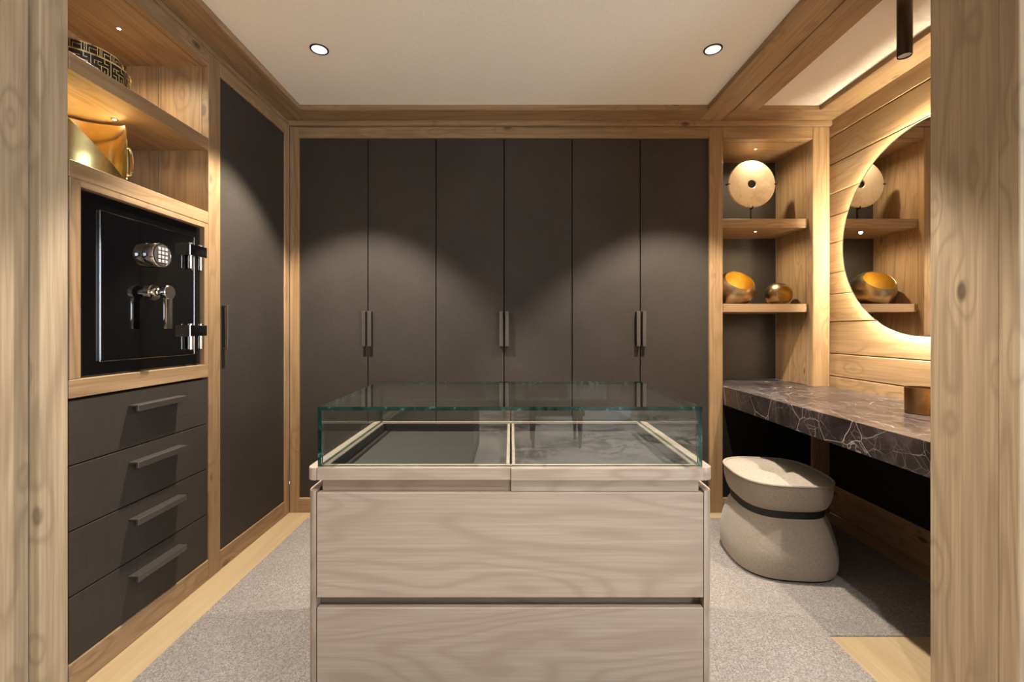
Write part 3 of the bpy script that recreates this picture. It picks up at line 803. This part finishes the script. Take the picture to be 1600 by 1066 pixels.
# ------------------------------------------------------------------ stone disc on stand
dxx, dyy, dzz, dr = 1.553, 2.84, 2.053, 0.151
ds = empty('stone_disc', 'round cream stone disc with centre hole on a black stand', 'ornament', (dxx, dyy, 1.80))
DM = Matrix.Translation((dxx, dyy, dzz)) @ Matrix.Rotation(PI / 2, 4, 'X')          # local z -> -Y
bm = bmesh.new()
pr = [(0.026, 0.0), (0.026, 0.016), (0.028, 0.018), (dr - 0.003, 0.018), (dr, 0.015), (dr, 0.003), (dr - 0.003, 0.0), (0.026, 0.0)]
lathe_bm(bm, pr, 96, DM, 0, False, False); bmesh.ops.remove_doubles(bm, verts=bm.verts, dist=1e-6)
finish('disc', bm, DISCSTONE, ds, smooth=True)
lathe('hub', [(0.0258, 0.002), (0.0258, 0.012)], RUBBER, ds, 32, DM)
box('stand_base', dxx - 0.05, dxx + 0.06, dyy - 0.04, dyy + 0.05, 1.8003, 1.806, RUBBER, ds, bev=0.001)
box('rod', dxx + 0.001, dxx + 0.009, dyy + 0.001, dyy + 0.009, 1.806, dzz - dr + 0.03, RUBBER, ds, bev=0)
for a in (0, PI, -PI / 2 + 0.03):
    cx, cz = dxx + math.cos(a) * dr, dzz + math.sin(a) * dr
    hx, hz2 = (0.009, 0.003) if abs(math.sin(a)) < 0.5 else (0.003, 0.009)
    box('clip', cx - hx, cx + hx, dyy - 0.021, dyy + 0.004, cz - hz2, cz + hz2, RUBBER, ds, bev=0)

# ------------------------------------------------------------------ hollow spheres
def hollow(name, label, c, r, squash, axis, ang, zbase):
    """sphere with a round opening about `axis`, flat foot, gilded inside"""
    bm = bmesh.new(); ax = Vector(axis).normalized(); up = ax.orthogonal().normalized(); vv = ax.cross(up)
    N, S = 64, 30; ro, ri = [], []
    for i in range(S + 1):
        t = ang + (PI - ang) * i / S
        for lst, rr in ((ro, r), (ri, r - 0.004)):
            ring = []
            for k in range(N):
                a = 2 * PI * k / N
                p = ax * math.cos(t) + (up * math.cos(a) + vv * math.sin(a)) * math.sin(t)
                p = Vector((p.x * rr, p.y * rr, p.z * rr * squash))
                q = Vector(c) + p
                q.z = max(q.z, zbase + (0.0 if rr == r else 0.004))
                ring.append(bm.verts.new(q))
            lst.append(ring)
    for i in range(S):
        for k in range(N):
            k2 = (k + 1) % N
            bm.faces.new((ro[i][k], ro[i + 1][k], ro[i + 1][k2], ro[i][k2])).material_index = 0
            bm.faces.new((ri[i][k], ri[i][k2], ri[i + 1][k2], ri[i + 1][k])).material_index = 1
    for k in range(N):
        k2 = (k + 1) % N
        bm.faces.new((ro[0][k], ro[0][k2], ri[0][k2], ri[0][k])).material_index = 0
    bmesh.ops.remove_doubles(bm, verts=bm.verts, dist=1e-5)
    o = finish(name, bm, [PATINA, GOLDLEAF], None, smooth=True, angle=40)
    return tag(o, label, 'bowl', 'gilded hollow spheres on the lower niche shelf')
hollow('gilded_bowl', 'larger bronze sphere bowl with tilted gold lined opening on niche shelf', (1.452, 2.86, 1.274 + 0.102), 0.128, 0.93, (0.067, -0.73, 0.63), math.radians(45), 1.2745)
hollow('gilded_bowl', 'smaller bronze sphere bowl with gold lined opening facing right', (1.727, 2.83, 1.274 + 0.068), 0.080, 0.95, (0.05, -0.99, -0.04), math.radians(40), 1.2745)

# ------------------------------------------------------------------ bathroom behind the camera (seen in the glass)
tag(box('floor', -2.6, 2.6, -4.05, 0.8995, -0.06, 0.0, PMARBLE, bev=0), 'veined pale marble floor seen reflected in the glass case', 'floor', kind='structure')
tag(box('wall_rear_left', -2.66, -2.6, -4.05, 1.3, 0, 2.7, BATHWALL, bev=0), 'left wall of the room behind', 'wall', kind='structure')
tag(box('ceiling', -2.6, 2.6, -4.05, 1.10, 2.62, 2.68, BATHWALL, bev=0), 'plaster ceiling of the room behind', 'ceiling', kind='structure')
tag(box('wall_rear', -2.6, 2.6, -4.05, -3.99, 0, 2.62, BATHWALL, bev=0), 'rear wall of the room behind', 'wall', kind='structure')
wre = empty('wall_rear_right', 'right wall of the room behind with a window opening', 'wall', kind='structure')
for a in ((-4.05, -2.6, 0, 2.62), (-0.4, 1.3, 0, 2.62), (-2.6, -0.4, 0, 0.7), (-2.6, -0.4, 2.2, 2.62)):
    box('wall_section', 2.6, 2.66, a[0], a[1], a[2], a[3], BATHWALL, wre, bev=0)
win = empty('window_1', 'bright daylight window of the room behind', 'window', (2.63, -1.5, 0.7), kind='structure')
for a in ((-2.6, -2.54, 0.7, 2.2), (-0.46, -0.4, 0.7, 2.2), (-1.53, -1.47, 0.7, 2.2), (-2.54, -0.46, 0.7, 0.76), (-2.54, -0.46, 2.14, 2.2)):
    box('window_frame', 2.605, 2.65, a[0] + 0.0005, a[1] - 0.0005, a[2] + 0.0005, a[3] - 0.0005, CERAMIC, win, bev=0.002)
for a in ((-2.54, -1.53), (-1.47, -0.46)):
    box('window_pane', 2.628, 2.634, a[0] + 0.0005, a[1] - 0.0005, 0.7605, 2.1395, GLASS, win, bev=0)
names_b = ['recessed downlight over the low dark cabinet behind the camera', 'recessed downlight over the stool behind the camera', 'recessed downlight at the rear wall left of the bathtub', 'recessed downlight over the white bathtub behind the camera', 'recessed downlight before the doorway on the left side', 'recessed downlight before the doorway on the right side']
for i, (x, y) in enumerate(((-1.0, -1.3), (0.9, -1.3), (-0.9, -2.9), (0.9, -2.9), (-0.75, 0.15), (0.75, 0.15))):  # first four are unseen lamps added to brighten the marble floor for its reflection
    t = downlight(x, y, names_b[i], BATH_LIGHT_W * (0.6 if i > 3 else 1.0), 2.62, 100 if i > 3 else 80, (1.0, 0.96, 0.91), 0.6)

bt = empty('bathtub', 'white freestanding bathtub in the room behind', 'bathtub', (0.75, -3.1, 0))
rim = lambda hx, hy, z, n=56: sring(0.85, -3.1, hx, hy, 2.6, z, n)
loft('shell', [rim(.62, .30, 0.0), rim(.66, .32, 0.05), rim(.78, .38, 0.50), rim(.80, .40, 0.56), rim(.80, .40, 0.58), rim(.75, .35, 0.58), rim(.72, .33, 0.5), rim(.6, .26, 0.15)], CERAMIC, bt)
TAUPE = simple('taupe_lacquer', lin(96, 84, 74), 0.5)
stl = empty('stool', 'low stool with tapered legs reflected in the glass case', 'stool', (0.43, -1.85, 0))
for sx in (-1, 1):
    for sy in (-1, 1):
        bm = bmesh.new(); lx, ly = 0.43 + sx * 0.22, -1.85 + sy * 0.17
        lathe_bm(bm, [(0.012, 0.0), (0.028, 0.31)], 12, Matrix.Translation((lx, ly, 0)))
        finish('leg', bm, TAUPE, stl, smooth=True)
box('apron', 0.17, 0.69, -2.05, -1.65, 0.305, 0.36, TAUPE, stl)
loft('seat', [sring(0.43, -1.85, h, h * 0.8, 3.4, z) for z, h in ((0.36, .25), (0.37, .265), (0.42, .265), (0.44, .24), (0.445, .1))], DARKWOOD, stl)
tw = lathe('towel_roll', [(0.02, -0.17), (0.07, -0.165), (0.075, -0.15), (0.075, 0.15), (0.07, 0.165), (0.02, 0.17)], TOWEL, None, 32, Matrix.Translation((0.43, -1.85, 0.521)) @ Matrix.Rotation(PI / 2, 4, 'Y'))
tag(tw, 'rolled cream towel lying on the reflected stool', 'towel')
bn = empty('low_cabinet', 'low dark cabinet reflected in the left half of the glass', 'cabinet', (-1.0, -1.4, 0))
box('body', -1.8, -0.30, -1.75, -1.12, 0.03, 0.47, DARKWOOD, bn)
for z in (0.04, 0.19, 0.34):
    box('drawer', -1.795, -0.305, -1.12, -1.10, z, z + 0.142, DARKWOOD, bn)
